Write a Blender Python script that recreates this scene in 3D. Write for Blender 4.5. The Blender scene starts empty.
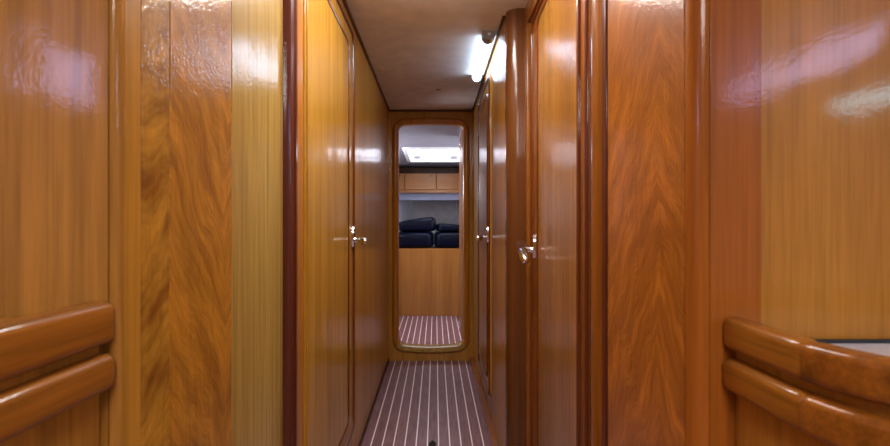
import bpy, bmesh, math, random
from mathutils import Vector, Matrix
random.seed(4)
S = bpy.context.scene
C = S.collection
PI = math.pi
CZ = 1.045                                   # eye height

# ------------------------------------------------------------------ camera, world, exposure
cam = bpy.data.cameras.new('camera'); co = bpy.data.objects.new('camera', cam); C.objects.link(co)
co.location = (0, 0, CZ); co.rotation_euler = (PI/2, 0, 0)
cam.sensor_width = 36; cam.lens = 500/890*36; cam.shift_x = 9.5/890; cam.clip_start = 0.02
cam.dof.use_dof = True; cam.dof.focus_distance = 2.0; cam.dof.aperture_fstop = 6.3
S.camera = co
w = bpy.data.worlds.new('world'); S.world = w; w.use_nodes = True
w.node_tree.nodes['Background'].inputs[0].default_value = (0.55, 0.65, 1.0, 1)
w.node_tree.nodes['Background'].inputs[1].default_value = 0.6
S.view_settings.view_transform = 'Standard'; S.view_settings.look = 'None'
S.view_settings.gamma = 1; S.view_settings.use_curve_mapping = False
S.view_settings.exposure = 0.07
S.cycles.max_bounces = 8; S.cycles.use_denoising = True
S.cycles.sample_clamp_indirect = 6
# light strengths (emitting faces of lamps and daylight panes, added fill included)
TUBE = 17.0; HATCH_FWD = 5.0; FILL_SALOON = 26.0; SIDE_WIN = 18.0; PORT = 22.0; FILL = 22.0; FILL_FAR = 46.0
TUBE_COL = (0.56, 0.74, 1.0); DAY_COL = (0.82, 0.84, 1.0)

# ------------------------------------------------------------------ materials
def new_mat(name):
    m = bpy.data.materials.new(name); m.use_nodes = True
    nt = m.node_tree; return m, nt, nt.nodes['Principled BSDF']
def N(nt, t, **kw):
    n = nt.nodes.new(t)
    for k, v in kw.items(): setattr(n, k, v)
    return n
def mapping(nt, sc, loc=(0, 0, 0), rot=(0, 0, 0)):
    tc = N(nt, 'ShaderNodeTexCoord'); mp = N(nt, 'ShaderNodeMapping')
    nt.links.new(tc.outputs['Object'], mp.inputs['Vector'])
    mp.inputs['Scale'].default_value = sc; mp.inputs['Location'].default_value = loc; mp.inputs['Rotation'].default_value = rot
    return mp
def noise(nt, vec, scale, detail=4, rough=.5, dist=0):
    n = N(nt, 'ShaderNodeTexNoise'); nt.links.new(vec, n.inputs['Vector'])
    n.inputs['Scale'].default_value = scale; n.inputs['Detail'].default_value = detail
    n.inputs['Roughness'].default_value = rough; n.inputs['Distortion'].default_value = dist
    return n.outputs['Fac']
def ramp(nt, fac, stops):
    r = N(nt, 'ShaderNodeValToRGB'); nt.links.new(fac, r.inputs['Fac'])
    e = r.color_ramp.elements
    while len(e) < len(stops): e.new(0.5)
    for i, (p, c) in enumerate(stops):
        e[i].position = p; e[i].color = (*c, 1) if len(c) == 3 else c
    return r.outputs['Color']
def mix(nt, fac, a, b, mode='MIX'):
    n = N(nt, 'ShaderNodeMix', data_type='RGBA', blend_type=mode)
    if isinstance(fac, (int, float)): n.inputs[0].default_value = fac
    else: nt.links.new(fac, n.inputs[0])
    for s, v in ((6, a), (7, b)):
        if isinstance(v, tuple): n.inputs[s].default_value = (*v, 1) if len(v) == 3 else v
        else: nt.links.new(v, n.inputs[s])
    return n.outputs[2]
def sc3(c, k): return tuple(min(1, x*k) for x in c)
def varnish(nt, b, peel=.05, coat=.6, cr=.1, rough=.38, peel_scale=170):
    mp = mapping(nt, (1, 1, 1))
    f = noise(nt, mp.outputs[0], peel_scale, 2, .5)
    g = noise(nt, mp.outputs[0], 7, 1, .5)
    bm = N(nt, 'ShaderNodeBump'); bm.inputs['Strength'].default_value = peel; bm.inputs['Distance'].default_value = .01
    nt.links.new(f, bm.inputs['Height'])
    b2 = N(nt, 'ShaderNodeBump'); b2.inputs['Strength'].default_value = .05; b2.inputs['Distance'].default_value = .05
    nt.links.new(g, b2.inputs['Height']); nt.links.new(bm.outputs[0], b2.inputs['Normal'])
    nt.links.new(b2.outputs[0], b.inputs['Coat Normal'])
    b.inputs['Coat Weight'].default_value = coat; b.inputs['Coat Roughness'].default_value = cr
    b.inputs['Coat IOR'].default_value = 1.42
    b.inputs['Roughness'].default_value = rough; b.inputs['Specular IOR Level'].default_value = .08
def wood(name, base, contrast=.35, axis='z', stripe=55, seed=0, **kw):
    """straight grained varnished wood, fibres along the given axis"""
    m, nt, b = new_mat(name)
    lo = .9
    s = {'z': (1, 1, .03), 'y': (1, .03, 1), 'x': (.03, 1, 1)}[axis]
    mp = mapping(nt, s, (seed*3.1, seed*1.7, seed*.9))
    v = mp.outputs[0]
    f1 = noise(nt, v, stripe, 3, .6)
    f2 = noise(nt, v, stripe*4.5, 2, .6)
    f3 = noise(nt, v, 9, 2, .5, .4)
    c1 = ramp(nt, f1, [(.3, sc3(base, 1-contrast)), (.5, base), (.72, sc3(base, 1+contrast*.7))])
    d = ramp(nt, f2, [(.35, (1-contrast*.55,)*3), (.6, (1, 1, 1))])
    c2 = mix(nt, 1.0, c1, d, 'MULTIPLY')
    e = ramp(nt, f3, [(.3, (.80, .74, .68)), (.65, (1.0, 1.0, 1.0))])
    c3 = mix(nt, 1.0, c2, e, 'MULTIPLY')
    nt.links.new(c3, b.inputs['Base Color'])
    varnish(nt, b, **kw); return m
def figured(name, base, dark, seed=0, centre=0.0, lean=1.5, fine=55, bold=.5, **kw):
    """crotch figured veneer: feathery cross grain leaning away from a wandering centre line"""
    m, nt, b = new_mat(name); L = nt.links.new
    tc = N(nt, 'ShaderNodeTexCoord'); sx = N(nt, 'ShaderNodeSeparateXYZ'); L(tc.outputs['Object'], sx.inputs[0])
    def mth(op, *a_):
        n = N(nt, 'ShaderNodeMath', operation=op)
        for i, v in enumerate(a_):
            if isinstance(v, (int, float)): n.inputs[i].default_value = v
            else: L(v, n.inputs[i])
        return n.outputs[0]
    def cmb(x, y, z=seed*3.3):
        n = N(nt, 'ShaderNodeCombineXYZ')
        for i, v in enumerate((x, y, z)):
            if isinstance(v, (int, float)): n.inputs[i].default_value = v
            else: L(v, n.inputs[i])
        return n.outputs[0]
    Y, Z = sx.outputs[1], sx.outputs[2]
    wob = mth('MULTIPLY', mth('SUBTRACT', noise(nt, cmb(0, mth('MULTIPLY', Z, 1.0)), 3.5, 2), .5), .09)
    warp = mth('MULTIPLY', mth('SUBTRACT', noise(nt, cmb(Y, mth('MULTIPLY', Z, .5), seed+9), 11, 2), .5), .11)
    u = mth('ABSOLUTE', mth('ADD', mth('SUBTRACT', Y, centre), wob))
    q = mth('ADD', mth('ADD', mth('MULTIPLY', u, -lean), Z), warp)          # across the feathers
    big = noise(nt, cmb(mth('MULTIPLY', u, 9), mth('MULTIPLY', q, 16)), 1, 3, .5, .4)
    fea = noise(nt, cmb(mth('MULTIPLY', u, 22), mth('MULTIPLY', q, fine)), 1, 3, .55, .5)
    fin = noise(nt, cmb(mth('MULTIPLY', u, 40), mth('MULTIPLY', q, fine*3.2), seed+4), 1, 2, .6)
    fib = noise(nt, cmb(mth('MULTIPLY', Y, 200), mth('MULTIPLY', Z, 7), seed+2), 1, 2, .6)
    c = ramp(nt, big, [(.32, dark), (.45, sc3(base, .80)), (.56, base), (.72, sc3(base, 1.25))])
    c = mix(nt, bold, c, mix(nt, 1, c, ramp(nt, fea, [(.36, (.42, .34, .26)), (.50, (.9, .88, .85)), (.66, (1.22, 1.22, 1.2))]), 'MULTIPLY'))
    c = mix(nt, 1, c, ramp(nt, fin, [(.38, (.80, .76, .70)), (.58, (1, 1, 1))]), 'MULTIPLY')
    c = mix(nt, 1, c, ramp(nt, fib, [(.35, (.84, .80, .76)), (.6, (1, 1, 1))]), 'MULTIPLY')
    L(c, b.inputs['Base Color'])
    varnish(nt, b, **kw); return m
def plain(name, col, rough=.5, metal=0, spec=.5, bump=0, bscale=200, coat=0):
    m, nt, b = new_mat(name)
    b.inputs['Roughness'].default_value = rough; b.inputs['Metallic'].default_value = metal
    b.inputs['Specular IOR Level'].default_value = spec; b.inputs['Coat Weight'].default_value = coat
    mp = mapping(nt, (1, 1, 1)); f = noise(nt, mp.outputs[0], 12, 3)
    nt.links.new(ramp(nt, f, [(.3, sc3(col, .9)), (.7, sc3(col, 1.08))]), b.inputs['Base Color'])
    if bump:
        bm = N(nt, 'ShaderNodeBump'); bm.inputs['Strength'].default_value = bump; bm.inputs['Distance'].default_value = .005
        nt.links.new(noise(nt, mp.outputs[0], bscale, 3), bm.inputs['Height']); nt.links.new(bm.outputs[0], b.inputs['Normal'])
    return m
def emit(name, col, strength):
    m = bpy.data.materials.new(name); m.use_nodes = True; nt = m.node_tree; nt.nodes.clear()
    e = N(nt, 'ShaderNodeEmission'); o = N(nt, 'ShaderNodeOutputMaterial')
    e.inputs[0].default_value = (*col, 1); e.inputs[1].default_value = strength
    nt.links.new(e.outputs[0], o.inputs[0]); return m

GOLD = (.36, .165, .032); AMBER = (.34, .125, .022); ORANGE = (.30, .088, .014); RUST = (.26, .068, .012)
M = {}
M['gold'] = wood('golden straight grained wood', (.44, .265, .055), .30, seed=1, stripe=70, coat=.9, cr=.13)
M['door_left'] = wood('amber door wood', (.45, .215, .022), .26, seed=2, stripe=45, peel=.03)
M['panel_left'] = wood('honey panel wood', (.52, .235, .028), .28, seed=3, stripe=45, peel=.02, coat=.4)
M['post_left'] = wood('amber post wood', (.45, .160, .022), .25, seed=4, stripe=60)
M['saloon_left'] = wood('tan bulkhead wood', (.44, .195, .030), .28, seed=5, stripe=60, peel=.015, cr=.10, coat=.5)
M['saloon_right'] = wood('golden bulkhead wood', (.47, .200, .028), .24, seed=6, stripe=60, peel=.015, cr=.10, coat=.5)
M['board_right'] = wood('rust bulkhead board', (.36, .105, .012), .22, seed=7, stripe=60, peel=.02, cr=.12, coat=.5)
M['door_right'] = wood('orange door wood', (.37, .150, .020), .24, seed=8, stripe=45, peel=.10, coat=1, cr=.10)
M['stile'] = wood('rust stile wood', (.27, .083, .011), .25, seed=9, stripe=60, coat=.9)
M['door_far'] = wood('far door wood', (.47, .20, .024), .24, seed=22, stripe=45, coat=.35)
M['pillar'] = wood('red brown pillar wood', (.125, .038, .009), .22, seed=10, stripe=50, coat=.9)
M['end'] = wood('end bulkhead wood', (.46, .20, .028), .24, seed=11, stripe=60)
M['mould'] = wood('frame moulding wood', (.46, .165, .020), .3, seed=12, stripe=60, cr=.14)
M['groove'] = wood('dark inlay wood', (.13, .030, .008), .25, seed=13, stripe=60)
M['redtrim'] = wood('dark red trim wood', (.10, .022, .010), .2, seed=14, stripe=60)
M['leaf'] = wood('open leaf wood', (.33, .12, .022), .22, seed=21, stripe=60, coat=.15, cr=.2)
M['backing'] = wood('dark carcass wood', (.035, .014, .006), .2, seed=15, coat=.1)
M['burl_left'] = figured('figured amber veneer', (.50, .205, .020), (.33, .12, .012), 1, .84, 1.3, 85, .30, peel=.12, coat=1, cr=.13)
M['flame_left'] = figured('banded amber veneer', (.48, .215, .022), (.26, .085, .009), 6, .45, .5, 30, .35, peel=.12, coat=1, cr=.13)
M['burl_right'] = figured('figured orange veneer', (.46, .145, .016), (.34, .10, .011), 4, .80, -1.3, 60, .26, peel=.12, coat=1, cr=.13)
M['rail'] = wood('rail wood along', (.31, .105, .012), .38, 'y', 50, 16, peel=.02, cr=.12)
M['rail_cross'] = wood('rail wood across', (.29, .092, .011), .38, 'x', 50, 17, peel=.02, cr=.12)
M['berth'] = wood('berth front wood', (.40, .165, .040), .22, seed=18, stripe=50)
M['locker'] = wood('locker wood', (.36, .16, .06), .2, 'x', 50, 19)
M['ceiling'] = plain('ceiling vinyl', (.72, .68, .64), .55, spec=.3, bump=.25, bscale=260)
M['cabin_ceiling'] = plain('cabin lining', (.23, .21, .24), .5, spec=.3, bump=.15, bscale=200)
M['lining'] = plain('white hull lining', (.80, .79, .82), .6, bump=.1)
M['shelf'] = plain('pale blue shelf edge', (.22, .23, .32), .5)
M['chrome'] = plain('polished chrome', (.75, .76, .80), .12, 1)
M['brass'] = plain('bright brass', (.95, .75, .40), .3, 1)
M['alloy'] = plain('satin alloy', (.62, .62, .66), .3, 1)
M['capgrey'] = plain('grey plastic cap', (.22, .20, .22), .4)
M['black'] = plain('black rubber', (.015, .015, .018), .35)
M['dark'] = plain('dark seal', (.02, .02, .022), .5)
M['white'] = plain('white plastic', (.75, .74, .74), .4)
M['counter'] = plain('speckled counter laminate', (.78, .80, .86), .3, bump=.1)
M['navy'] = plain('navy satin cloth', (.002, .003, .012), .30, spec=.13, bump=.5, bscale=30)
M['tube'] = emit('lit tube diffuser', TUBE_COL, TUBE)
M['sky_fwd'] = emit('daylight through forward hatch', DAY_COL, HATCH_FWD)
M['fill_sal'] = emit('added daylight fill for the saloon', (1.0, .93, .88), FILL_SALOON)  # pane of the added saloon hatch
M['sky_side'] = emit('daylight through side window', (.62, .56, 1.0), SIDE_WIN)
M['fill_cab'] = emit('added daylight fill for the cabin', (.80, .86, 1.0), 34.0)  # panes of the added cabin portlights
M['sky_port'] = emit('daylight through portlight', (.50, .88, 1.0), PORT)
M['fill_far'] = emit('square fill lamp', (.95, .97, .95), FILL_FAR)  # added fill, farther passage lamp
M['fill'] = emit('lit dome lamp', (1.0, .96, .90), FILL)  # added fill, nearer passage lamp

def floor_mat():
    m, nt, b = new_mat('striped sole boards')
    tc = N(nt, 'ShaderNodeTexCoord'); sx = N(nt, 'ShaderNodeSeparateXYZ'); nt.links.new(tc.outputs['Object'], sx.inputs[0])
    def mth(op, a, bb=None, c=None):
        n = N(nt, 'ShaderNodeMath', operation=op)
        for i, v in enumerate((a, bb, c)):
            if v is None: continue
            if isinstance(v, (int, float)): n.inputs[i].default_value = v
            else: nt.links.new(v, n.inputs[i])
        return n.outputs[0]
    P = .0531
    t = mth('FRACT', mth('DIVIDE', mth('ADD', sx.outputs[0], .357 + P*40.5), P))
    stripe = mth('LESS_THAN', mth('ABSOLUTE', mth('SUBTRACT', t, .5)), .055)
    idx = mth('FLOOR', mth('DIVIDE', mth('ADD', sx.outputs[0], .357 + P*40), P))
    wn = N(nt, 'ShaderNodeTexWhiteNoise', noise_dimensions='1D'); nt.links.new(idx, wn.inputs['W'])
    mp = mapping(nt, (1, .08, 1)); g = noise(nt, mp.outputs[0], 90, 3, .6)
    c = ramp(nt, g, [(.3, (.16, .060, .062)), (.7, (.29, .135, .14))])
    c = mix(nt, 1, c, ramp(nt, wn.outputs[0], [(0, (.82, .8, .8)), (1, (1.0, 1.0, 1.0))]), 'MULTIPLY')
    c = mix(nt, stripe, c, (.95, .86, .82))
    nt.links.new(c, b.inputs['Base Color'])
    b.inputs['Roughness'].default_value = .45; b.inputs['Specular IOR Level'].default_value = .3
    b.inputs['Coat Weight'].default_value = .32; b.inputs['Coat Roughness'].default_value = .25
    return m
M['floor'] = floor_mat()

# ------------------------------------------------------------------ helpers
def link(name, bm, mat, parent=None, smooth=False, bevel=0, segs=3, subsurf=0):
    bmesh.ops.recalc_face_normals(bm, faces=bm.faces)
    me = bpy.data.meshes.new(name); bm.to_mesh(me); bm.free()
    o = bpy.data.objects.new(name, me); C.objects.link(o)
    me.materials.append(mat)
    if parent: o.parent = parent
    if bevel:
        md = o.modifiers.new('bevel', 'BEVEL'); md.width = bevel; md.segments = segs
        md.limit_method = 'ANGLE'; md.angle_limit = math.radians(40)
        smooth = True
    if subsurf:
        md = o.modifiers.new('sub', 'SUBSURF'); md.levels = subsurf; md.render_levels = subsurf; smooth = True
    if smooth:
        for p in me.polygons: p.use_smooth = True
        try: me.set_sharp_from_angle(angle=math.radians(38))
        except Exception: pass
    return o
def tag(o, label=None, cat=None, group=None, kind=None):
    if label: o['label'] = label
    if cat: o['category'] = cat
    if group: o['group'] = group
    if kind: o['kind'] = kind
    return o
def empty(name, loc, label=None, cat=None, group=None, kind=None):
    o = bpy.data.objects.new(name, None); C.objects.link(o); o.empty_display_size = .1
    o.location = loc; bpy.context.view_layer.update()
    return tag(o, label, cat, group, kind)
class Under:
    """parent keeping the child's world coordinates"""
def put(o, root):
    o.parent = root
    base = Vector(root.location)
    p = root.parent
    while p: base += Vector(p.location); p = p.parent
    o.location = Vector(o.location) - base
    return o
def box(bm, x0, x1, y0, y1, z0, z1):
    vs = [bm.verts.new((x, y, z)) for x in (x0, x1) for y in (y0, y1) for z in (z0, z1)]
    for f in ((0,1,3,2), (4,6,7,5), (0,4,5,1), (2,3,7,6), (0,2,6,4), (1,5,7,3)): bm.faces.new([vs[i] for i in f])
def boxes(*bs):
    bm = bmesh.new()
    for b in bs: box(bm, *b)
    return bm
# frames: (u, v, w) -> world; w grows out of the wall into the corridor
XL = -.355; XR = .287
XN = .356                                     # near right wall, stepped back from the far length
def F_left(u, v, w): return (XL + w, u, v)
def F_right(u, v, w): return (XR - w, u, v)
def F_near(u, v, w): return (XN - w, u, v)
def F_ajar(u, v, w): return (XN - w + .030*(u-1.14), u, v)      # the nearer right door stands a touch ajar
D = 3.79
def F_end(u, v, w): return (u, D - w, v)
def rrect(u0, u1, v0, v1, r, n=7, bow=0, bow_top=0):
    pts = []
    for cx, cy, a in ((u1-r, v0+r, -PI/2), (u1-r, v1-r, 0), (u0+r, v1-r, PI/2), (u0+r, v0+r, PI)):
        for i in range(n+1):
            t = a + PI/2*i/n
            pts.append([cx + r*math.cos(t), cy + r*math.sin(t)])
    if bow or bow_top:                                   # extra points on the two short runs, pushed outward
        out = []
        for i, p in enumerate(pts):
            q = pts[(i+1) % len(pts)]; out.append(p)
            if abs(p[1]-q[1]) < 1e-6 and abs(p[0]-q[0]) > r:
                for k in range(1, 8): out.append([p[0]+(q[0]-p[0])*k/8, p[1]])
        cu, hw, cv = (u0+u1)/2, (u1-u0)/2, (v0+v1)/2
        for p in out:
            s = 1 - ((p[0]-cu)/hw)**2
            p[1] += bow_top*s if p[1] > cv else -bow*s
        pts = out
    return pts
def prism(F, pts, w0, w1):
    bm = bmesh.new()
    a = [bm.verts.new(F(u, v, w0)) for u, v in pts]; b = [bm.verts.new(F(u, v, w1)) for u, v in pts]
    bm.faces.new(a); bm.faces.new(list(reversed(b)))
    for i in range(len(pts)):
        j = (i+1) % len(pts); bm.faces.new((a[i], a[j], b[j], b[i]))
    return bm
def slab(F, u0, u1, v0, v1, w0=-.012, w1=0): return prism(F, [(u0, v0), (u1, v0), (u1, v1), (u0, v1)], w0, w1)
def sweep(F, pts, prof, closed=True):
    """prof: (offset outward from path, w) pairs, swept along a planar path"""
    bm = bmesh.new(); n = len(pts); rings = []
    for i in range(n):
        p = Vector(pts[i])
        if closed: t = Vector(pts[(i+1) % n]) - Vector(pts[i-1])
        else: t = Vector(pts[min(i+1, n-1)]) - Vector(pts[max(i-1, 0)])
        t.normalize(); nn = Vector((t.y, -t.x))
        rings.append([bm.verts.new(F(p.x + nn.x*a, p.y + nn.y*a, w)) for a, w in prof])
    m = len(prof)
    for i in range(n if closed else n-1):
        r, s = rings[i], rings[(i+1) % n]
        for k in range(m): bm.faces.new((r[k], r[(k+1) % m], s[(k+1) % m], s[k]))
    if not closed: bm.faces.new(rings[0]); bm.faces.new(list(reversed(rings[-1])))
    return bm
def halfround(width, height, base=0, n=8):
    return [(-width/2*math.cos(PI*i/n), base + height*math.sin(PI*i/n)) for i in range(n+1)]
def tube(path, radii, n=14, caps=True):
    bm = bmesh.new(); rings = []
    P = [Vector(p) for p in path]
    up = Vector((0, 0, 1))
    for i, p in enumerate(P):
        t = (P[min(i+1, len(P)-1)] - P[max(i-1, 0)]).normalized()
        a = t.cross(up if abs(t.z) < .9 else Vector((1, 0, 0))).normalized(); b = t.cross(a)
        r = radii[i] if isinstance(radii, (list, tuple)) else radii
        rings.append([bm.verts.new(p + (a*math.cos(2*PI*k/n) + b*math.sin(2*PI*k/n))*r) for k in range(n)])
    for r, s in zip(rings, rings[1:]):
        for k in range(n): bm.faces.new((r[k], r[(k+1) % n], s[(k+1) % n], s[k]))
    if caps: bm.faces.new(rings[0]); bm.faces.new(list(reversed(rings[-1])))
    return bm
def spath(pts, n=6):
    """Catmull-Rom smoothing"""
    P = [Vector(p) for p in pts]; out = []
    for i in range(len(P)-1):
        p0, p1, p2, p3 = P[max(i-1, 0)], P[i], P[i+1], P[min(i+2, len(P)-1)]
        for k in range(n):
            t = k/n
            out.append(.5*((2*p1) + (p2-p0)*t + (2*p0-5*p1+4*p2-p3)*t*t + (3*p1-p0-3*p2+p3)*t**3))
    out.append(P[-1]); return out
def disc(center, axis, r, h, n=28):
    """short cylinder from center along axis"""
    c = Vector(center); a = Vector(axis).normalized()
    return tube([c, c + a*h], r, n)

# ------------------------------------------------------------------ structure: sole and overheads
CEIL = 1.900
fl = link('floor', boxes((-2.0, 2.0, -3.0, 8.0, -.03, 0)), M['floor']); tag(fl, 'striped brown and white boat sole', 'floor', kind='structure')
cl = link('ceiling', boxes((-.40, .45, .56, D+.05, CEIL, CEIL+.02)), M['ceiling']); tag(cl, 'beige vinyl passage ceiling', 'ceiling', kind='structure')

# ---- left wall of the passage
def wall(name, F, u0, u1, label, dp=0):
    o = link(name, slab(F, u0, u1, 0, CEIL, -.034-dp, -.0125-dp), M['backing']); tag(o, label, 'wall', kind='structure'); return o
wl = wall('wall_left', F_left, .58, D, 'varnished wood wall on the left of the passage')
def part(name, bm, mat, parent, label=None, **kw):
    o = link(name, bm, mat, None, **kw); put(o, parent)
    if label: o['label'] = label
    return o
g = .0012
DT = CZ + .80; DB = .17                               # door top and bottom
part('gold_lipping', slab(F_left, .5705, .604-g, 0, CEIL), M['panel_left'], wl, 'plain gold edge strip', bevel=.0015)
part('banded_panel', slab(F_left, .604, .669-g, 0, CEIL), M['flame_left'], wl, 'banded amber veneer strip', bevel=.001)
part('figured_panel', slab(F_left, .669, .872-g, 0, CEIL), M['burl_left'], wl, 'figured amber veneer panel', bevel=.0015)
part('golden_panel', slab(F_left, .872, 1.165-g, 0, CEIL), M['gold'], wl, 'golden straight grained panel', bevel=.0015)
part('door_post', slab(F_left, 1.236, 1.334, 0, CEIL, -.012, .002), M['post_left'], wl, bevel=.004)
part('header', slab(F_left, 1.335, 2.132, DT+.006, CEIL), M['panel_left'], wl)
part('kick_panel', slab(F_left, 1.335, 2.132, 0, DB-.006), M['door_left'], wl)
part('honey_panel', slab(F_left, 2.133, D-.001, 0, CEIL), M['panel_left'], wl, 'plain honey coloured panel')
part('dark_red_trim', sweep(F_left, [(1.2, 0), (1.2, CEIL)], [(-.034, -.012), (-.034, .008), (-.028, .016), (-.012, .018), (-.006, .013), (.006, .013), (.012, .018), (.028, .016), (.034, .008), (.034, -.012)], False), M['redtrim'], wl, 'dark red vertical trim', smooth=True)

# ---- right wall, far length
wr = wall('wall_right', F_right, 2.03, D, 'varnished wood wall on the right of the passage')
part('stile', slab(F_right, 2.06, 2.56, 0, CEIL), M['door_far'], wr, bevel=.003)
part('far_stile', slab(F_right, 3.235, D-.001, 0, CEIL), M['end'], wr)
part('header', slab(F_right, 2.561, 3.234, DT-.02, CEIL), M['end'], wr)
part('kick_panel', slab(F_right, 2.561, 3.234, 0, .135), M['stile'], wr)
# near length
wn = wall('wall_near_right', F_near, .735, 1.985, 'varnished wood wall on the near right of the passage', .034)
part('figured_panel', slab(F_near, .716, 1.036-g, 0, CEIL, -.046, 0), M['burl_right'], wn, 'figured orange veneer panel', bevel=.0015)
part('dark_red_trim', slab(F_near, 1.036, 1.058, 0, CEIL, -.046, .004), M['redtrim'], wn, 'dark red vertical trim', bevel=.003)
part('door_post', sweep(F_near, [(1.098, 0), (1.098, CEIL)], [(-.039, -.046), (-.039, .002), (-.03, .010), (-.01, .014), (.012, .012), (.03, .003), (.031, -.046)], False), M['stile'], wn, smooth=True)
part('header', slab(F_near, 1.138, 1.985, DT-.02, CEIL, -.046, 0), M['stile'], wn)
part('kick_panel', slab(F_near, 1.138, 1.985, 0, .135, -.046, 0), M['stile'], wn)
part('stile', slab(F_near, 1.945, 1.985, .136, DT-.021, -.046, 0), M['stile'], wn, bevel=.003)

# pillar: rounded corner where the right wall steps out
bm = bmesh.new()
arc = [(XR, 2.06)] + [(XR+.045 - .045*math.cos(PI/2*i/10), 2.035 - .045*math.sin(PI/2*i/10)) for i in range(11)] + [(.41, 1.99), (.41, 2.06)]
lo = [bm.verts.new((x, y, 0)) for x, y in arc]; hi = [bm.verts.new((x, y, CEIL)) for x, y in arc]
bm.faces.new(lo); bm.faces.new(list(reversed(hi)))
for i in range(len(arc)):
    j = (i+1) % len(arc); bm.faces.new((lo[i], lo[j], hi[j], hi[i]))
o = link('trim_1', bm, M['pillar'], smooth=True); tag(o, 'rounded red-brown pillar on the right of the passage', 'pillar', kind='structure')
# corner posts at the mouth of the passage
def corner(name, arc, mat, label):
    bm = bmesh.new()
    lo = [bm.verts.new((x, y, 0)) for x, y in arc]; hi = [bm.verts.new((x, y, CEIL)) for x, y in arc]
    bm.faces.new(lo); bm.faces.new(list(reversed(hi)))
    for i in range(len(arc)):
        j = (i+1) % len(arc); bm.faces.new((lo[i], lo[j], hi[j], hi[i]))
    o = link(name, bm, mat, smooth=True); tag(o, label, 'corner post', kind='structure')
r = .010
corner('trim_2', [(XL, .5695)] + [(XL-r + r*math.cos(PI/2*i/10), .5695 - r*math.sin(PI/2*i/10)) for i in range(11)] + [(XL-r-.001, .5695)], M['saloon_left'], 'rounded corner post at the left mouth of the passage')
x0 = XN
r = .022
corner('trim_3', [(x0, .7125)] + [(x0+r - r*math.cos(PI/2*i/10), .7125 - r*math.sin(PI/2*i/10)) for i in range(11)] + [(x0+r+.001, .7125)], M['board_right'], 'rounded corner post at the right mouth of the passage')

# dark cove trims under the ceiling
def strip(name, bm, mat, label): return tag(link(name, bm, mat), label, 'trim', kind='structure')
strip('trim_4', boxes((XL+.0005, XL+.012, .56, D-.001, CEIL-.012, CEIL-.0005)), M['redtrim'], 'dark red cove strip along the left ceiling edge')
strip('trim_5', boxes((XL+.013, XR-.013, D-.014, D-.001, CEIL-.012, CEIL-.0005)), M['redtrim'], 'dark red cove strip over the end doorway')
strip('trim_6', boxes((XR-.011, XR-.0005, 2.06, D-.001, CEIL-.010, CEIL-.0005)), M['backing'], 'dark red cove strip along the right ceiling edge')
strip('baseboard_left', boxes((XL+.0005, XL+.006, .58, D-.002, .0005, .022)), M['backing'], 'dark kick strip along the left floor edge')
strip('baseboard_right', boxes((.262, XR-.0005, 2.07, D-.002, .0005, .030)), M['stile'], 'low wooden plinth along the right floor edge')

# ---- end bulkhead with rounded doorway
OU0, OU1, OV0, OV1 = -.292, .222, CZ-.935, CZ+.752
open_pts = rrect(OU0, OU1, OV0, OV1, .055, bow=.018, bow_top=.012)
def ray_rrect(th, pts, c):
    d = Vector((math.cos(th), math.sin(th))); best = None
    for i in range(len(pts)):
        a = Vector(pts[i]) - c; b = Vector(pts[(i+1) % len(pts)]) - c; e = b - a
        den = d.x*e.y - d.y*e.x
        if abs(den) < 1e-9: continue
        t = (a.x*e.y - a.y*e.x)/den; s = (a.x*d.y - a.y*d.x)/den
        if t > 0 and -1e-6 <= s <= 1+1e-6 and (best is None or t < best): best = t
    return c + d*best
cc = Vector(((OU0+OU1)/2, (OV0+OV1)/2))
BX0, BX1, BZ0, BZ1 = -1.45, 1.45, 0, CEIL
outer = [(BX0, BZ0), (BX1, BZ0), (BX1, BZ1), (BX0, BZ1)]
angs = sorted([math.atan2(y-cc.y, x-cc.x) for x, y in outer] + [math.atan2(p[1]-cc.y, p[0]-cc.x) for p in open_pts] + [math.atan2(math.sin(k*.1), math.cos(k*.1)) for k in range(63)])
aa = [angs[0]]
for t in angs[1:]:
    if t - aa[-1] > 1e-4: aa.append(t)
inn = [ray_rrect(t, open_pts, cc) for t in aa]; out = [ray_rrect(t, outer, cc) for t in aa]
bm = bmesh.new(); L = []
for w_ in (0, -.045):
    L.append(([bm.verts.new(F_end(p.x, p.y, w_)) for p in inn], [bm.verts.new(F_end(p.x, p.y, w_)) for p in out]))
for i in range(len(aa)):
    j = (i+1) % len(aa)
    (i0, o0), (i1, o1) = L
    bm.faces.new((i0[i], i0[j], o0[j], o0[i])); bm.faces.new((i1[i], o1[i], o1[j], i1[j]))
    bm.faces.new((i0[i], i1[i], i1[j], i0[j])); bm.faces.new((o0[i], o0[j], o1[j], o1[i]))
we = link('wall_end', bm, M['end']); tag(we, 'wooden bulkhead at the end of the passage', 'wall', kind='structure')
mp_ = sweep(F_end, open_pts, [(-.012, -.050), (-.012, .004), (-.006, .014), (.006, .020), (.018, .020), (.030, .013), (.036, .002), (.036, .0003), (-.001, .0003), (-.001, -.050)])
o = link('trim_7', mp_, M['mould'], smooth=True); tag(o, 'rounded wooden moulding around the end doorway', 'door frame', kind='structure')
# pale sill inside the lower run
sill = [p for p in open_pts if p[1] < OV0+.020]
sill = sorted(sill, key=lambda p: p[0])
o = link('trim_8', sweep(F_end, sill, [(-.020, -.05), (-.020, .004), (-.014, .024), (.006, .030), (.022, .024), (.022, .0205), (-.0125, .0205), (-.0125, -.05)], False), M['gold'], smooth=True)
tag(o, 'pale rounded wooden sill of the end doorway', 'door sill', kind='structure')

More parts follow.
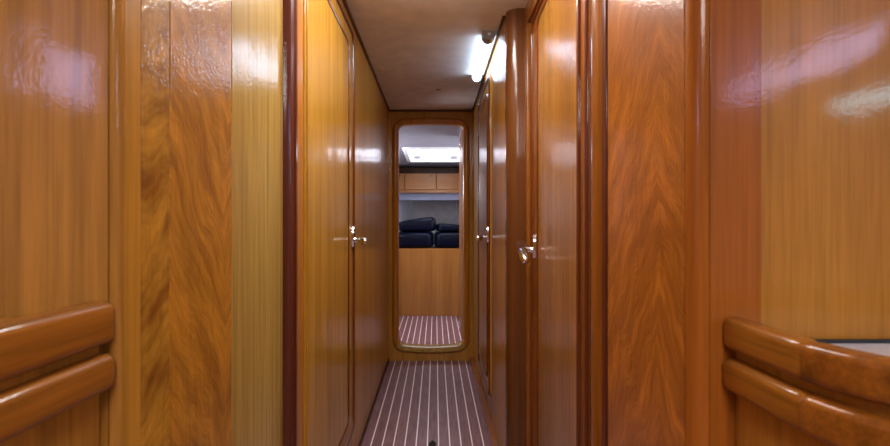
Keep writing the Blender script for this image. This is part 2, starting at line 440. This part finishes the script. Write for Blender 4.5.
# ------------------------------------------------------------------ passage doors
def handle(root, F, u, v, style, k=1.35):
    """oval rose, boss and lever; levers point along u"""
    h = empty('handle', F(u, v, .006)); put(h, root)
    def G(a, b_, c): return F(u + a*k, v + b_*k, .006 + c*k)
    ros = bmesh.new(); ra = [ros.verts.new(G(.011*math.cos(2*PI*i/28), .010 + .034*math.sin(2*PI*i/28), .0002)) for i in range(28)]
    rb = [ros.verts.new(G(.0095*math.cos(2*PI*i/28), .010 + .032*math.sin(2*PI*i/28), .0085)) for i in range(28)]
    ros.faces.new(ra); ros.faces.new(list(reversed(rb)))
    for i in range(28): ros.faces.new((ra[i], ra[(i+1) % 28], rb[(i+1) % 28], rb[i]))
    part('rose', ros, M['chrome'], h, bevel=.0015)
    part('boss', tube([G(0, 0, .0088), G(0, 0, .014), G(0, 0, .018)], [.010*k, .009*k, .007*k], 18), M['chrome'], h, smooth=True)
    if style == 'hook':
        path = [G(0, 0, .016), G(0, .002, .026), G(-.004, .001, .036), G(-.020, -.004, .041), G(-.036, -.016, .038), G(-.050, -.030, .032)]
    else:
        path = [G(0, 0, .016), G(0, 0, .026), G(-.003, -.001, .034), G(-.012, -.002, .039), G(-.024, -.003, .040), G(-.034, -.003, .037)]
    pp = spath(path, 6); n = len(pp)
    rad = [k*(.0075 + .0045*(i/(n-1))**1.5) for i in range(n)]
    rad[-1] = .003*k; rad[-2] = .0095*k
    part('lever', tube(pp, rad, 14), M['chrome'], h, smooth=True)
    return h
def make_door(name, F, u0, u1, v0, v1, mat, label, hu, hv, style, hinge_u, inner_mat=None, near_in=.04, far_in=.075, open_near=False, top_in=.088):
    d = empty(name, F(u0, v0, 0), label, 'door', kind='structure')
    rr = .055
    part('door_slab', prism(F, rrect(u0, u1, v0, v1, rr), -.012, .006), mat, d, bevel=.0025)
    # lip round the edge of the leaf
    ep = rrect(u0+.010, u1-.010, v0+.010, v1-.010, rr-.01)
    if open_near: ep = [(u0+.02, v0+.010)] + ep[:16] + [(u0+.02, v1-.010)]
    part('edge_moulding', sweep(F, ep, halfround(.014, .008, .0062), not open_near), M['groove'], d, 'dark rounded edge moulding', smooth=True)
    a, b = (near_in, far_in)
    ip = rrect(u0+a, u1-b, v0+.085, v1-top_in, .035)
    part('inner_panel', prism(F, ip, .0062, .0095), inner_mat or mat, d, bevel=.003)
    lp = [(u0+a, v0+.085)] + ip[:16] + [(u0+a, v1-top_in)] if open_near else ip
    part('panel_inlay', sweep(F, lp, [(-.001, .0063), (-.001, .0125), (.004, .0145), (.010, .0125), (.012, .0063)], not open_near), M['groove'], d, 'dark inlay around the panel', smooth=True)
    handle(d, F, hu, hv, style)
    for hv_ in (v0+.17, v1-(.175 if hinge_u > 3 else .10)):
        hg = part('hinge', tube([F(hinge_u, hv_-.042, .010), F(hinge_u, hv_+.042, .010)], .0095, 14), M['alloy'], d, 'metal barrel hinge', smooth=True)
        for k in range(2):
            part('screw', disc(F(hinge_u+.018*(1 if hinge_u < (u0+u1)/2 else -1), hv_-.015+.03*k, .0065), Vector(F(0, 0, 1))-Vector(F(0, 0, 0)), .003, .001, 10), M['chrome'], hg)
    return d
make_door('door_1', F_left, 1.340, 2.126, DB, DT, M['door_left'], 'amber wooden door on the left of the passage', 2.085, .975, 'lever', 1.352, near_in=.012, far_in=.15, open_near=True)
make_door('door_2', F_ajar, 1.140, 1.940, .14, DT-.025, M['stile'], 'nearer wooden door on the right of the passage', 1.855, .945, 'hook', 1.152, M['door_right'], near_in=.085, far_in=.16, top_in=.055)
make_door('door_3', F_right, 2.566, 3.229, .14, DT-.025, M['door_far'], 'farther wooden door on the right of the passage', 2.640, .970, 'hook2', 3.217, near_in=.11, far_in=.04)

# open leaf of the end doorway, folded back into the forward cabin
d = empty('door_4', (.225, D+.06, .12), 'open cabin door swung into the forward cabin at the end doorway', 'door', kind='structure')
part('door_slab', boxes((.208, .230, D+.062, D+.60, .115, CZ+.745)), M['leaf'], d, bevel=.004)
part('strike_plate', boxes((.203, .2078, D+.565, D+.590, .13, .185)), M['white'], d, 'white strike plate', bevel=.001)
part('coat_hook', tube(spath([(.2078, D+.12, 1.70), (.195, D+.12, 1.70), (.19, D+.12, 1.67), (.195, D+.12, 1.655)], 5), .004, 10), M['chrome'], d, smooth=True)

# ------------------------------------------------------------------ saloon side of the bulkheads (mouth of the passage)
YL = .5602; YR = .6917
o = link('wall_saloon_left', boxes((-1.70, XL-.0113, YL, YL+.02, 0, CEIL)), M['saloon_left']); tag(o, 'tan wooden bulkhead left of the passage mouth', 'wall', kind='structure')
bl = part('bulkhead_board', boxes((-.432, XL-.0111, YL-.0012, YL-.0002, 0, CEIL)), M['saloon_left'], o)
o = link('wall_saloon_right', boxes((x0+.0232, 1.70, YR, YR+.02, 0, CEIL)), M['saloon_right']); tag(o, 'golden wooden bulkhead right of the passage mouth', 'wall', kind='structure')
part('bulkhead_board', boxes((x0+.0232, .450, YR-.0012, YR-.0002, 0, CEIL)), M['board_right'], o, 'rust coloured board', bevel=.002)
# saloon shell behind the camera
def st(name, bm, mat, label, cat): return tag(link(name, bm, mat), label, cat, kind='structure')
st('ceiling_saloon', boxes((-1.70, 1.70, -2.6, .555, CEIL, CEIL+.02), (.46, 1.70, .556, .69, CEIL, CEIL+.02)), M['ceiling'], 'saloon overhead', 'ceiling')
st('wall_hull_left', boxes((-1.72, -1.70, -2.6, .58, 0, CEIL)), M['lining'], 'saloon hull side on the left', 'wall')
st('wall_hull_right', boxes((1.70, 1.72, -2.6, .712, 0, CEIL)), M['lining'], 'saloon hull side on the right', 'wall')
st('wall_back', boxes((-1.70, 1.70, -2.62, -2.6, 0, CEIL)), M['end'], 'saloon after bulkhead', 'wall')
def side_window(n, x, y0, y1, z0, z1, mat, sgn):
    t = empty('window_%d' % n, (x, (y0+y1)/2, z0), kind='structure')
    def F(u, v, w_): return (x - sgn*w_, u, v)
    pts = rrect(y0, y1, z0, z1, min(.05, (z1-z0)*.4))
    part('window_frame', sweep(F, pts, [(0, .0005), (0, .010), (.012, .012), (.02, .006), (.02, .0005)]), M['alloy'], t, smooth=True)
    part('pane', prism(F, pts, .001, .006), mat, t)
side_window(1, -1.70, -1.38, -.98, CZ+.56, CZ+.80, M['sky_side'], -1)
side_window(2, 1.70, -1.45, -.52, CZ+.67, CZ+.80, M['sky_side'], 1)
side_window(3, 1.70, -.70, -.20, CZ+.44, CZ+.50, M['sky_port'], 1)
t = empty('window_4', (0, -.75, CEIL), kind='structure')  # added hatch behind the camera, lights the surfaces near the passage mouth
def F_ceil(u, v, w_): return (u, v, CEIL - w_)
pts = rrect(-.30, .30, -1.05, -.45, .06)
part('window_frame', sweep(F_ceil, pts, [(0, .0005), (0, .012), (.02, .014), (.03, .006), (.03, .0005)]), M['alloy'], t, smooth=True)
part('pane', prism(F_ceil, pts, .001, .006), M['fill_sal'], t)

# ------------------------------------------------------------------ fiddle rails, cabinets, counter
def rail(path, z0, z1, hw, r_=.0095):
    """rounded bar swept along an XY path; hw half width"""
    prof = []
    zc = (z0+z1)/2; hh = (z1-z0)/2
    for cx, cy, a in ((hw-r_, hh-r_, 0), (-hw+r_, hh-r_, PI/2), (-hw+r_, -hh+r_, PI), (hw-r_, -hh+r_, 3*PI/2)):
        for i in range(6): prof.append((cx + r_*math.cos(a+PI/2*i/5), cy + r_*math.sin(a+PI/2*i/5)))
    bm = bmesh.new(); rings = []
    P = [Vector(p) for p in path]
    # shrunken end rings give the bar softly rounded ends
    seq = []
    for i, p in enumerate(P):
        t = (P[min(i+1, len(P)-1)] - P[max(i-1, 0)]).normalized(); seq.append((p, t, 1))
    p, t, _ = seq[0]; e = .007
    seq = [(p, t, .88), (p+t*e*.3, t, .96), (p+t*e, t, 1)] + [q for q in seq[1:] if (q[0]-p).length > e*1.3]
    p, t, _ = seq[-1]
    seq = seq[:-1] + [(p-t*e*.3, t, .95), (p, t, .85)]
    for p, t, s in seq:
        n_ = Vector((t.y, -t.x))
        rings.append([bm.verts.new((p.x+n_.x*a*s, p.y+n_.y*a*s, zc+b*s)) for a, b in prof])
    for r0, r1 in zip(rings, rings[1:]):
        for k in range(len(prof)):
            kk = (k+1) % len(prof); bm.faces.new((r0[k], r0[kk], r1[kk], r1[k]))
    bm.faces.new(rings[0]); bm.faces.new(list(reversed(rings[-1])))
    return bm
# left cabinet
lc = empty('low_cabinet', (-.60, .27, 0), 'low wooden cabinet with two rounded rails at the lower left', 'cabinet')
part('body', boxes((-.95, -.3725, -.05, .556, .001, CZ-.105)), M['saloon_left'], lc, bevel=.003)
part('upper_rail', rail([(-.3715, .556), (-.3715, .35), (-.3715, .15), (-.3715, -.04)], CZ-.133, CZ-.086, .0155), M['rail'], lc, 'upper rounded wooden rail', smooth=True)
part('lower_rail', rail([(-.3715, .556), (-.3715, .35), (-.3715, .15), (-.3715, -.04)], CZ-.184, CZ-.144, .0165), M['rail'], lc, 'lower rounded wooden rail', smooth=True)

# right cabinet with curved front corner
curve = [(.409, .685), (.407, .62), (.406, .565), (.412, .518), (.429, .477), (.459, .443), (.50, .423), (.552, .416), (.69, .414), (.95, .414)]
cs = [Vector((p.x, p.y)) for p in spath([(x, y, 0) for x, y in curve], 6)]
k_split = 15
def offs(pts, d_):
    out_ = []
    for i, p in enumerate(pts):
        t = (pts[min(i+1, len(pts)-1)] - pts[max(i-1, 0)]).normalized(); out_.append(p + Vector((-t.y, t.x))*d_)
    return out_
def upright(foot, z0, z1):
    bm = bmesh.new()
    lo = [bm.verts.new((x, y, z0)) for x, y in foot]; hi = [bm.verts.new((x, y, z1)) for x, y in foot]
    bm.faces.new(lo); bm.faces.new(list(reversed(hi)))
    for i in range(len(foot)):
        j = (i+1) % len(foot); bm.faces.new((lo[i], lo[j], hi[j], hi[i]))
    return bm
rc = empty('galley_cabinet', (.75, .55, 0), 'wooden cabinet with a curved front corner and two rails at the lower right', 'cabinet')
RT = CZ-.128
part('body', upright([(p.x, p.y) for p in offs(cs, .003)] + [(.95, .686), (.413, .686)], .001, RT-.047), M['saloon_right'], rc, smooth=True)
part('upper_rail', rail(cs[:k_split+1], RT-.043, RT, .0155), M['rail'], rc, 'straight upper rail', smooth=True)
part('curved_upper_rail', rail(cs[k_split:], RT-.043, RT, .0165), M['rail_cross'], rc, 'curved upper rail', smooth=True)
part('lower_rail', rail(cs[:k_split+1], RT-.099, RT-.056, .0165), M['rail'], rc, 'straight lower rail', smooth=True)
part('curved_lower_rail', rail(cs[k_split:], RT-.099, RT-.056, .0175), M['rail_cross'], rc, 'curved lower rail', smooth=True)
o = link('countertop', upright([(p.x, p.y) for p in offs(cs, .019)] + [(.95, .686), (.428, .686)], RT-.0465, CZ-.164), M['counter']); tag(o, 'pale blue-grey speckled countertop behind the curved rail at right', 'countertop')
part('edge_seal', boxes((.455, .95, .680, .686, CZ-.1638, CZ-.159)), M['dark'], o, 'black seal along the bulkhead')

# ------------------------------------------------------------------ lamp, added fill lamps and ceiling fittings
lamp = empty('ceiling_light', (.238, 2.6, CEIL), 'lit tubular fluorescent lamp on the passage ceiling', 'ceiling lamp')
def hang(y0, y1, hw, z1, mat, name, lab=None, bev=.006):
    prof = [(-hw, CEIL-.001), (-hw, CEIL-.012)] + [(-hw*math.cos(PI*i/10), CEIL-.012-(z1-.012)*math.sin(PI*i/10)) for i in range(1, 10)] + [(hw, CEIL-.012), (hw, CEIL-.001)]
    bm = bmesh.new(); a = [bm.verts.new((.238+x, y0, z)) for x, z in prof]; b = [bm.verts.new((.238+x, y1, z)) for x, z in prof]
    bm.faces.new(a); bm.faces.new(list(reversed(b)))
    for i in range(len(prof)): j = (i+1) % len(prof); bm.faces.new((a[i], a[j], b[j], b[i]))
    part(name, bm, mat, lamp, lab, smooth=True)
hang(2.22, 2.28, .030, .042, M['capgrey'], 'end_cap', 'grey end cap')
hang(2.2805, 2.88, .022, .040, M['tube'], 'diffuser', 'glowing white diffuser')
hang(2.8805, 2.90, .030, .042, M['capgrey'], 'end_cap', 'grey end cap')
part('switch', boxes((.232, .244, 2.210, 2.2195, CEIL-.022, CEIL-.014)), M['white'], lamp)

def fill_lamp(x, y, hw, hl, label, mat):
    t = empty('ceiling_light', (x, y, CEIL), label, 'ceiling lamp')  # added out of view to brighten the passage walls
    pts = rrect(x-hw, x+hw, y-hl, y+hl, .03)
    part('fill_lamp_base', prism(F_ceil, rrect(x-hw-.012, x+hw+.012, y-hl-.012, y+hl+.012, .035), .001, .014), M['white'], t, bevel=.003)
    part('diffuser', prism(F_ceil, pts, .0142, .030), mat, t, 'glowing opal face of the added fill lamp', bevel=.006)
fill_lamp(0, 1.17, .13, .25, 'added rectangular fill lamp on the ceiling over the mouth of the passage', M['fill'])
fill_lamp(0, 1.61, .13, .11, 'smaller added square fill lamp on the passage ceiling, before the tubular one', M['fill_far'])
sw = empty('screw_cap', (-.302, 2.785, CEIL), 'small brass screw cap on the ceiling near the left edge', 'screw cap')
part('cap', tube([(-.302, 2.785, CEIL-.0005), (-.302, 2.785, CEIL-.005), (-.302, 2.785, CEIL-.007)], [.011, .009, .004], 16), M['brass'], sw, smooth=True)
part('slot', boxes((-.306, -.298, 2.7842, 2.7858, CEIL-.0080, CEIL-.0071)), M['dark'], sw)
o = link('ceiling_plug', tube([(.019, 3.20, CEIL-.0005), (.019, 3.20, CEIL-.003), (.019, 3.20, CEIL-.004)], [.017, .017, .013], 24), M['capgrey'], smooth=True)
tag(o, 'small round grey plug in the passage ceiling', 'ceiling plug')
fp = empty('floor_latch', (-.014, 2.36, 0), 'small black round latch set in the striped floor', 'floor latch')
part('ring', tube([(-.014, 2.36, .0005), (-.014, 2.36, .008), (-.014, 2.36, .011)], [.018, .018, .013], 24), M['black'], fp, smooth=True)
part('knob', tube([(-.014, 2.36, .0112), (-.014, 2.36, .016), (-.014, 2.36, .019)], [.008, .008, .004], 16), M['black'], fp, smooth=True)

# ------------------------------------------------------------------ forward cabin
YB = 5.62                                         # berth front
def cz(y): return CZ + .765 - (y-4.0)*.021        # sloping overhead
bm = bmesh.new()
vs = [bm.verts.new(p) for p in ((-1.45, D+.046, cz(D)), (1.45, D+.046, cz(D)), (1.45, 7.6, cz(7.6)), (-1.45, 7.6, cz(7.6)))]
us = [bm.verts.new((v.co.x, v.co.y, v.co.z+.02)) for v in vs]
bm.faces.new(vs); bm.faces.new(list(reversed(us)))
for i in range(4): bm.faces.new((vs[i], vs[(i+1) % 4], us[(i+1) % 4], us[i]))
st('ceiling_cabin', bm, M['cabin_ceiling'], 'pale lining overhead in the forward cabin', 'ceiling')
def vwall(name, p, q, mat, lab, th=.02):
    p, q = Vector(p), Vector(q); t = (q-p).normalized(); n_ = Vector((t.y, -t.x))*th
    bm = bmesh.new(); f = [p, q, q+n_, p+n_]
    lo = [bm.verts.new((v.x, v.y, 0)) for v in f]; hi = [bm.verts.new((v.x, v.y, CEIL-.02)) for v in f]
    bm.faces.new(lo); bm.faces.new(list(reversed(hi)))
    for i in range(4): bm.faces.new((lo[i], lo[(i+1) % 4], hi[(i+1) % 4], hi[i]))
    st(name, bm, mat, lab, 'wall')
vwall('wall_cabin_left', (-1.05, D+.047), (-.33, 7.30), M['lining'], 'slanting white hull side of the forward cabin on the left', -.02)
vwall('wall_cabin_right', (1.05, D+.047), (.31, 7.30), M['lining'], 'slanting white hull side of the forward cabin on the right')
vwall('wall_cabin_front', (-.36, 7.32), (.34, 7.32), M['lining'], 'white forward bulkhead of the cabin', -.02)
# berth
bt = empty('berth', (0, 6.1, 0), 'wooden berth front below the navy cushions in the forward cabin', 'berth')
part('front_panel', boxes((-.50, .50, YB, YB+.02, .001, CZ-.285)), M['berth'], bt, bevel=.002)
part('platform', boxes((-.42, .42, YB+.021, 6.2, .60, CZ-.287)), M['backing'], bt)
# cushions
def cushion(name, x0, x1, y0, y1, z0, z1, label, seed, puff=.02, tilt=0.0, e=.32, n=16, dent=.006, ez=.42):
    """soft superellipsoid block with slumped cloth folds"""
    rnd = random.Random(seed); ph = [rnd.random()*6 for _ in range(6)]
    bm = bmesh.new(); rows = []
    def sp(t, k): return math.copysign(abs(t)**k, t)
    def z_up(a): return a > 0
    hx, hy, hz = (x1-x0)/2, (y1-y0)/2, (z1-z0)/2
    N1, N2 = 2*n, 4*n
    def pt(a, b):
        x = sp(math.cos(a), e)*sp(math.cos(b), e); y = sp(math.cos(a), e)*sp(math.sin(b), e); z = sp(math.sin(a), ez if z_up(a) else .32)
        k = 1 + dent*math.sin(9*x+ph[0])*math.sin(7*y+ph[1]) + dent*.8*math.sin(21*x+5*y+ph[2])
        zz = z*hz + (puff*math.sin(2.5*x+ph[3]) if z > 0 else 0) + (tilt*x*max(0, z))
        return ((x0+x1)/2 + x*hx*k, (y0+y1)/2 + y*hy*k, (z0+z1)/2 + zz)
    lo = bm.verts.new(pt(-PI/2, 0)); hi = bm.verts.new(pt(PI/2, 0))
    for i in range(1, N1):
        rows.append([bm.verts.new(pt(-PI/2 + PI*i/N1, 2*PI*j/N2)) for j in range(N2)])
    for r0, r1 in zip(rows, rows[1:]):
        for j in range(N2): bm.faces.new((r0[j], r0[(j+1) % N2], r1[(j+1) % N2], r1[j]))
    for j in range(N2):
        bm.faces.new((lo, rows[0][(j+1) % N2], rows[0][j])); bm.faces.new((hi, rows[-1][j], rows[-1][(j+1) % N2]))
    bmesh.ops.recalc_face_normals(bm, faces=bm.faces)
    o = link(name, bm, M['navy'])
    for p in o.data.polygons: p.use_smooth = True
    tag(o, label, 'cushion'); return o
cushion('berth_cushion', -.46, -.020, YB-.03, 6.25, CZ-.283, CZ-.098, 'left navy berth cushion, beside the gap', 1, puff=.0, dent=.003)
cushion('berth_cushion', -.016, .46, YB-.03, 6.25, CZ-.283, CZ-.098, 'right navy berth cushion, beside the gap', 2, puff=.0, dent=.003)
cushion('pillow', -.44, .004, 5.63, 6.12, CZ-.0975, CZ+.048, 'taller navy pillow heaped on the left berth cushion', 3, puff=.0, tilt=.035, e=.32, ez=.5, dent=.012)
cushion('pillow', .008, .44, 5.63, 6.12, CZ-.0975, CZ-.014, 'flatter navy pillow on the right berth cushion', 5, puff=.0, tilt=-.02, e=.32, ez=.5, dent=.012)
def fill_port(n, p, q, s):
    p, q = Vector(p), Vector(q); t = (q-p).normalized(); n_ = Vector((t.y, -t.x))*s
    w0 = empty('window_%d' % n, (p.x, p.y, 1.2), kind='structure')  # added portlight out of view, put in to light the cabin
    def F(u, v, w_): c = p + t*u + n_*w_; return (c.x, c.y, v)
    pts = rrect(.55, 1.25, 1.28, 1.50, .08)
    part('window_frame', sweep(F, pts, [(0, .0005), (0, .010), (.012, .012), (.02, .006), (.02, .0005)]), M['alloy'], w0, smooth=True)
    part('pane', prism(F, pts, .001, .006), M['fill_cab'], w0)
fill_port(5, (-1.05, D+.047), (-.33, 7.30), 1)
fill_port(6, (1.05, D+.047), (.31, 7.30), -1)
# overhead locker
YK = 6.20
lk = empty('overhead_locker', (0, YK+.15, 1.41), 'row of wooden lockers above the berth in the forward cabin', 'locker')
part('body', boxes((-.47, .46, YK+.022, YK+.26, CZ+.385, CZ+.69)), M['locker'], lk)
part('shelf_lip', boxes((-.50, .49, YK-.035, YK+.021, CZ+.370, CZ+.412)), M['locker'], lk, bevel=.006)
part('top_rail', boxes((-.50, .49, YK+.004, YK+.0215, CZ+.618, CZ+.69)), M['backing'], lk)
for a, b in ((-.50, -.388), (-.378, .004), (.014, .40)):
    dd = part('door', boxes((a, b, YK, YK+.021, CZ+.416, CZ+.612)), M['locker'], lk, bevel=.004)
    part('finger_pull', disc(((a+b)/2 if a < -.45 else b-.05, YK-.0005, CZ+.585), (0, -1, 0), .012, .004, 16), M['black'], dd)
part('underside_panel', boxes((-.47, .46, YK+.03, YK+.26, CZ+.285, CZ+.3695)), M['shelf'], lk, 'pale panel below the lockers')
# hatch
HY0, HY1 = 4.93, 5.85
ht = empty('ceiling_hatch', (0, 5.45, cz(5.45)), 'bright daylight hatch in the forward cabin ceiling', 'hatch')
def F_hatch(u, v, w_): return (u, v, cz(v) - w_)
hp = rrect(-.315, .31, HY0, HY1, .05)
part('frame', sweep(F_hatch, hp, [(-.03, .001), (-.03, .012), (-.01, .020), (.012, .014), (.02, .001)]), M['white'], ht, 'pale hatch frame', smooth=True)
part('pane', prism(F_hatch, rrect(-.290, .285, HY0+.025, HY1-.025, .04), .002, .006), M['sky_fwd'], ht, 'bright acrylic pane')
part('crossbar', boxes((-.27, .27, 5.49, 5.52, cz(5.5)-.024, cz(5.5)-.010)), M['alloy'], ht)
for x in (-.20, .20):
    lt = part('latch', tube([(x, 5.45, cz(5.45)-.0065), (x, 5.45, cz(5.45)-.034)], [.042, .034], 16), M['capgrey'], ht, 'grey hatch latch', smooth=True)
    part('latch_lever', boxes((x-.006, x+.05, 5.443, 5.457, cz(5.45)-.038, cz(5.45)-.0305)), M['alloy'], lt, bevel=.002)
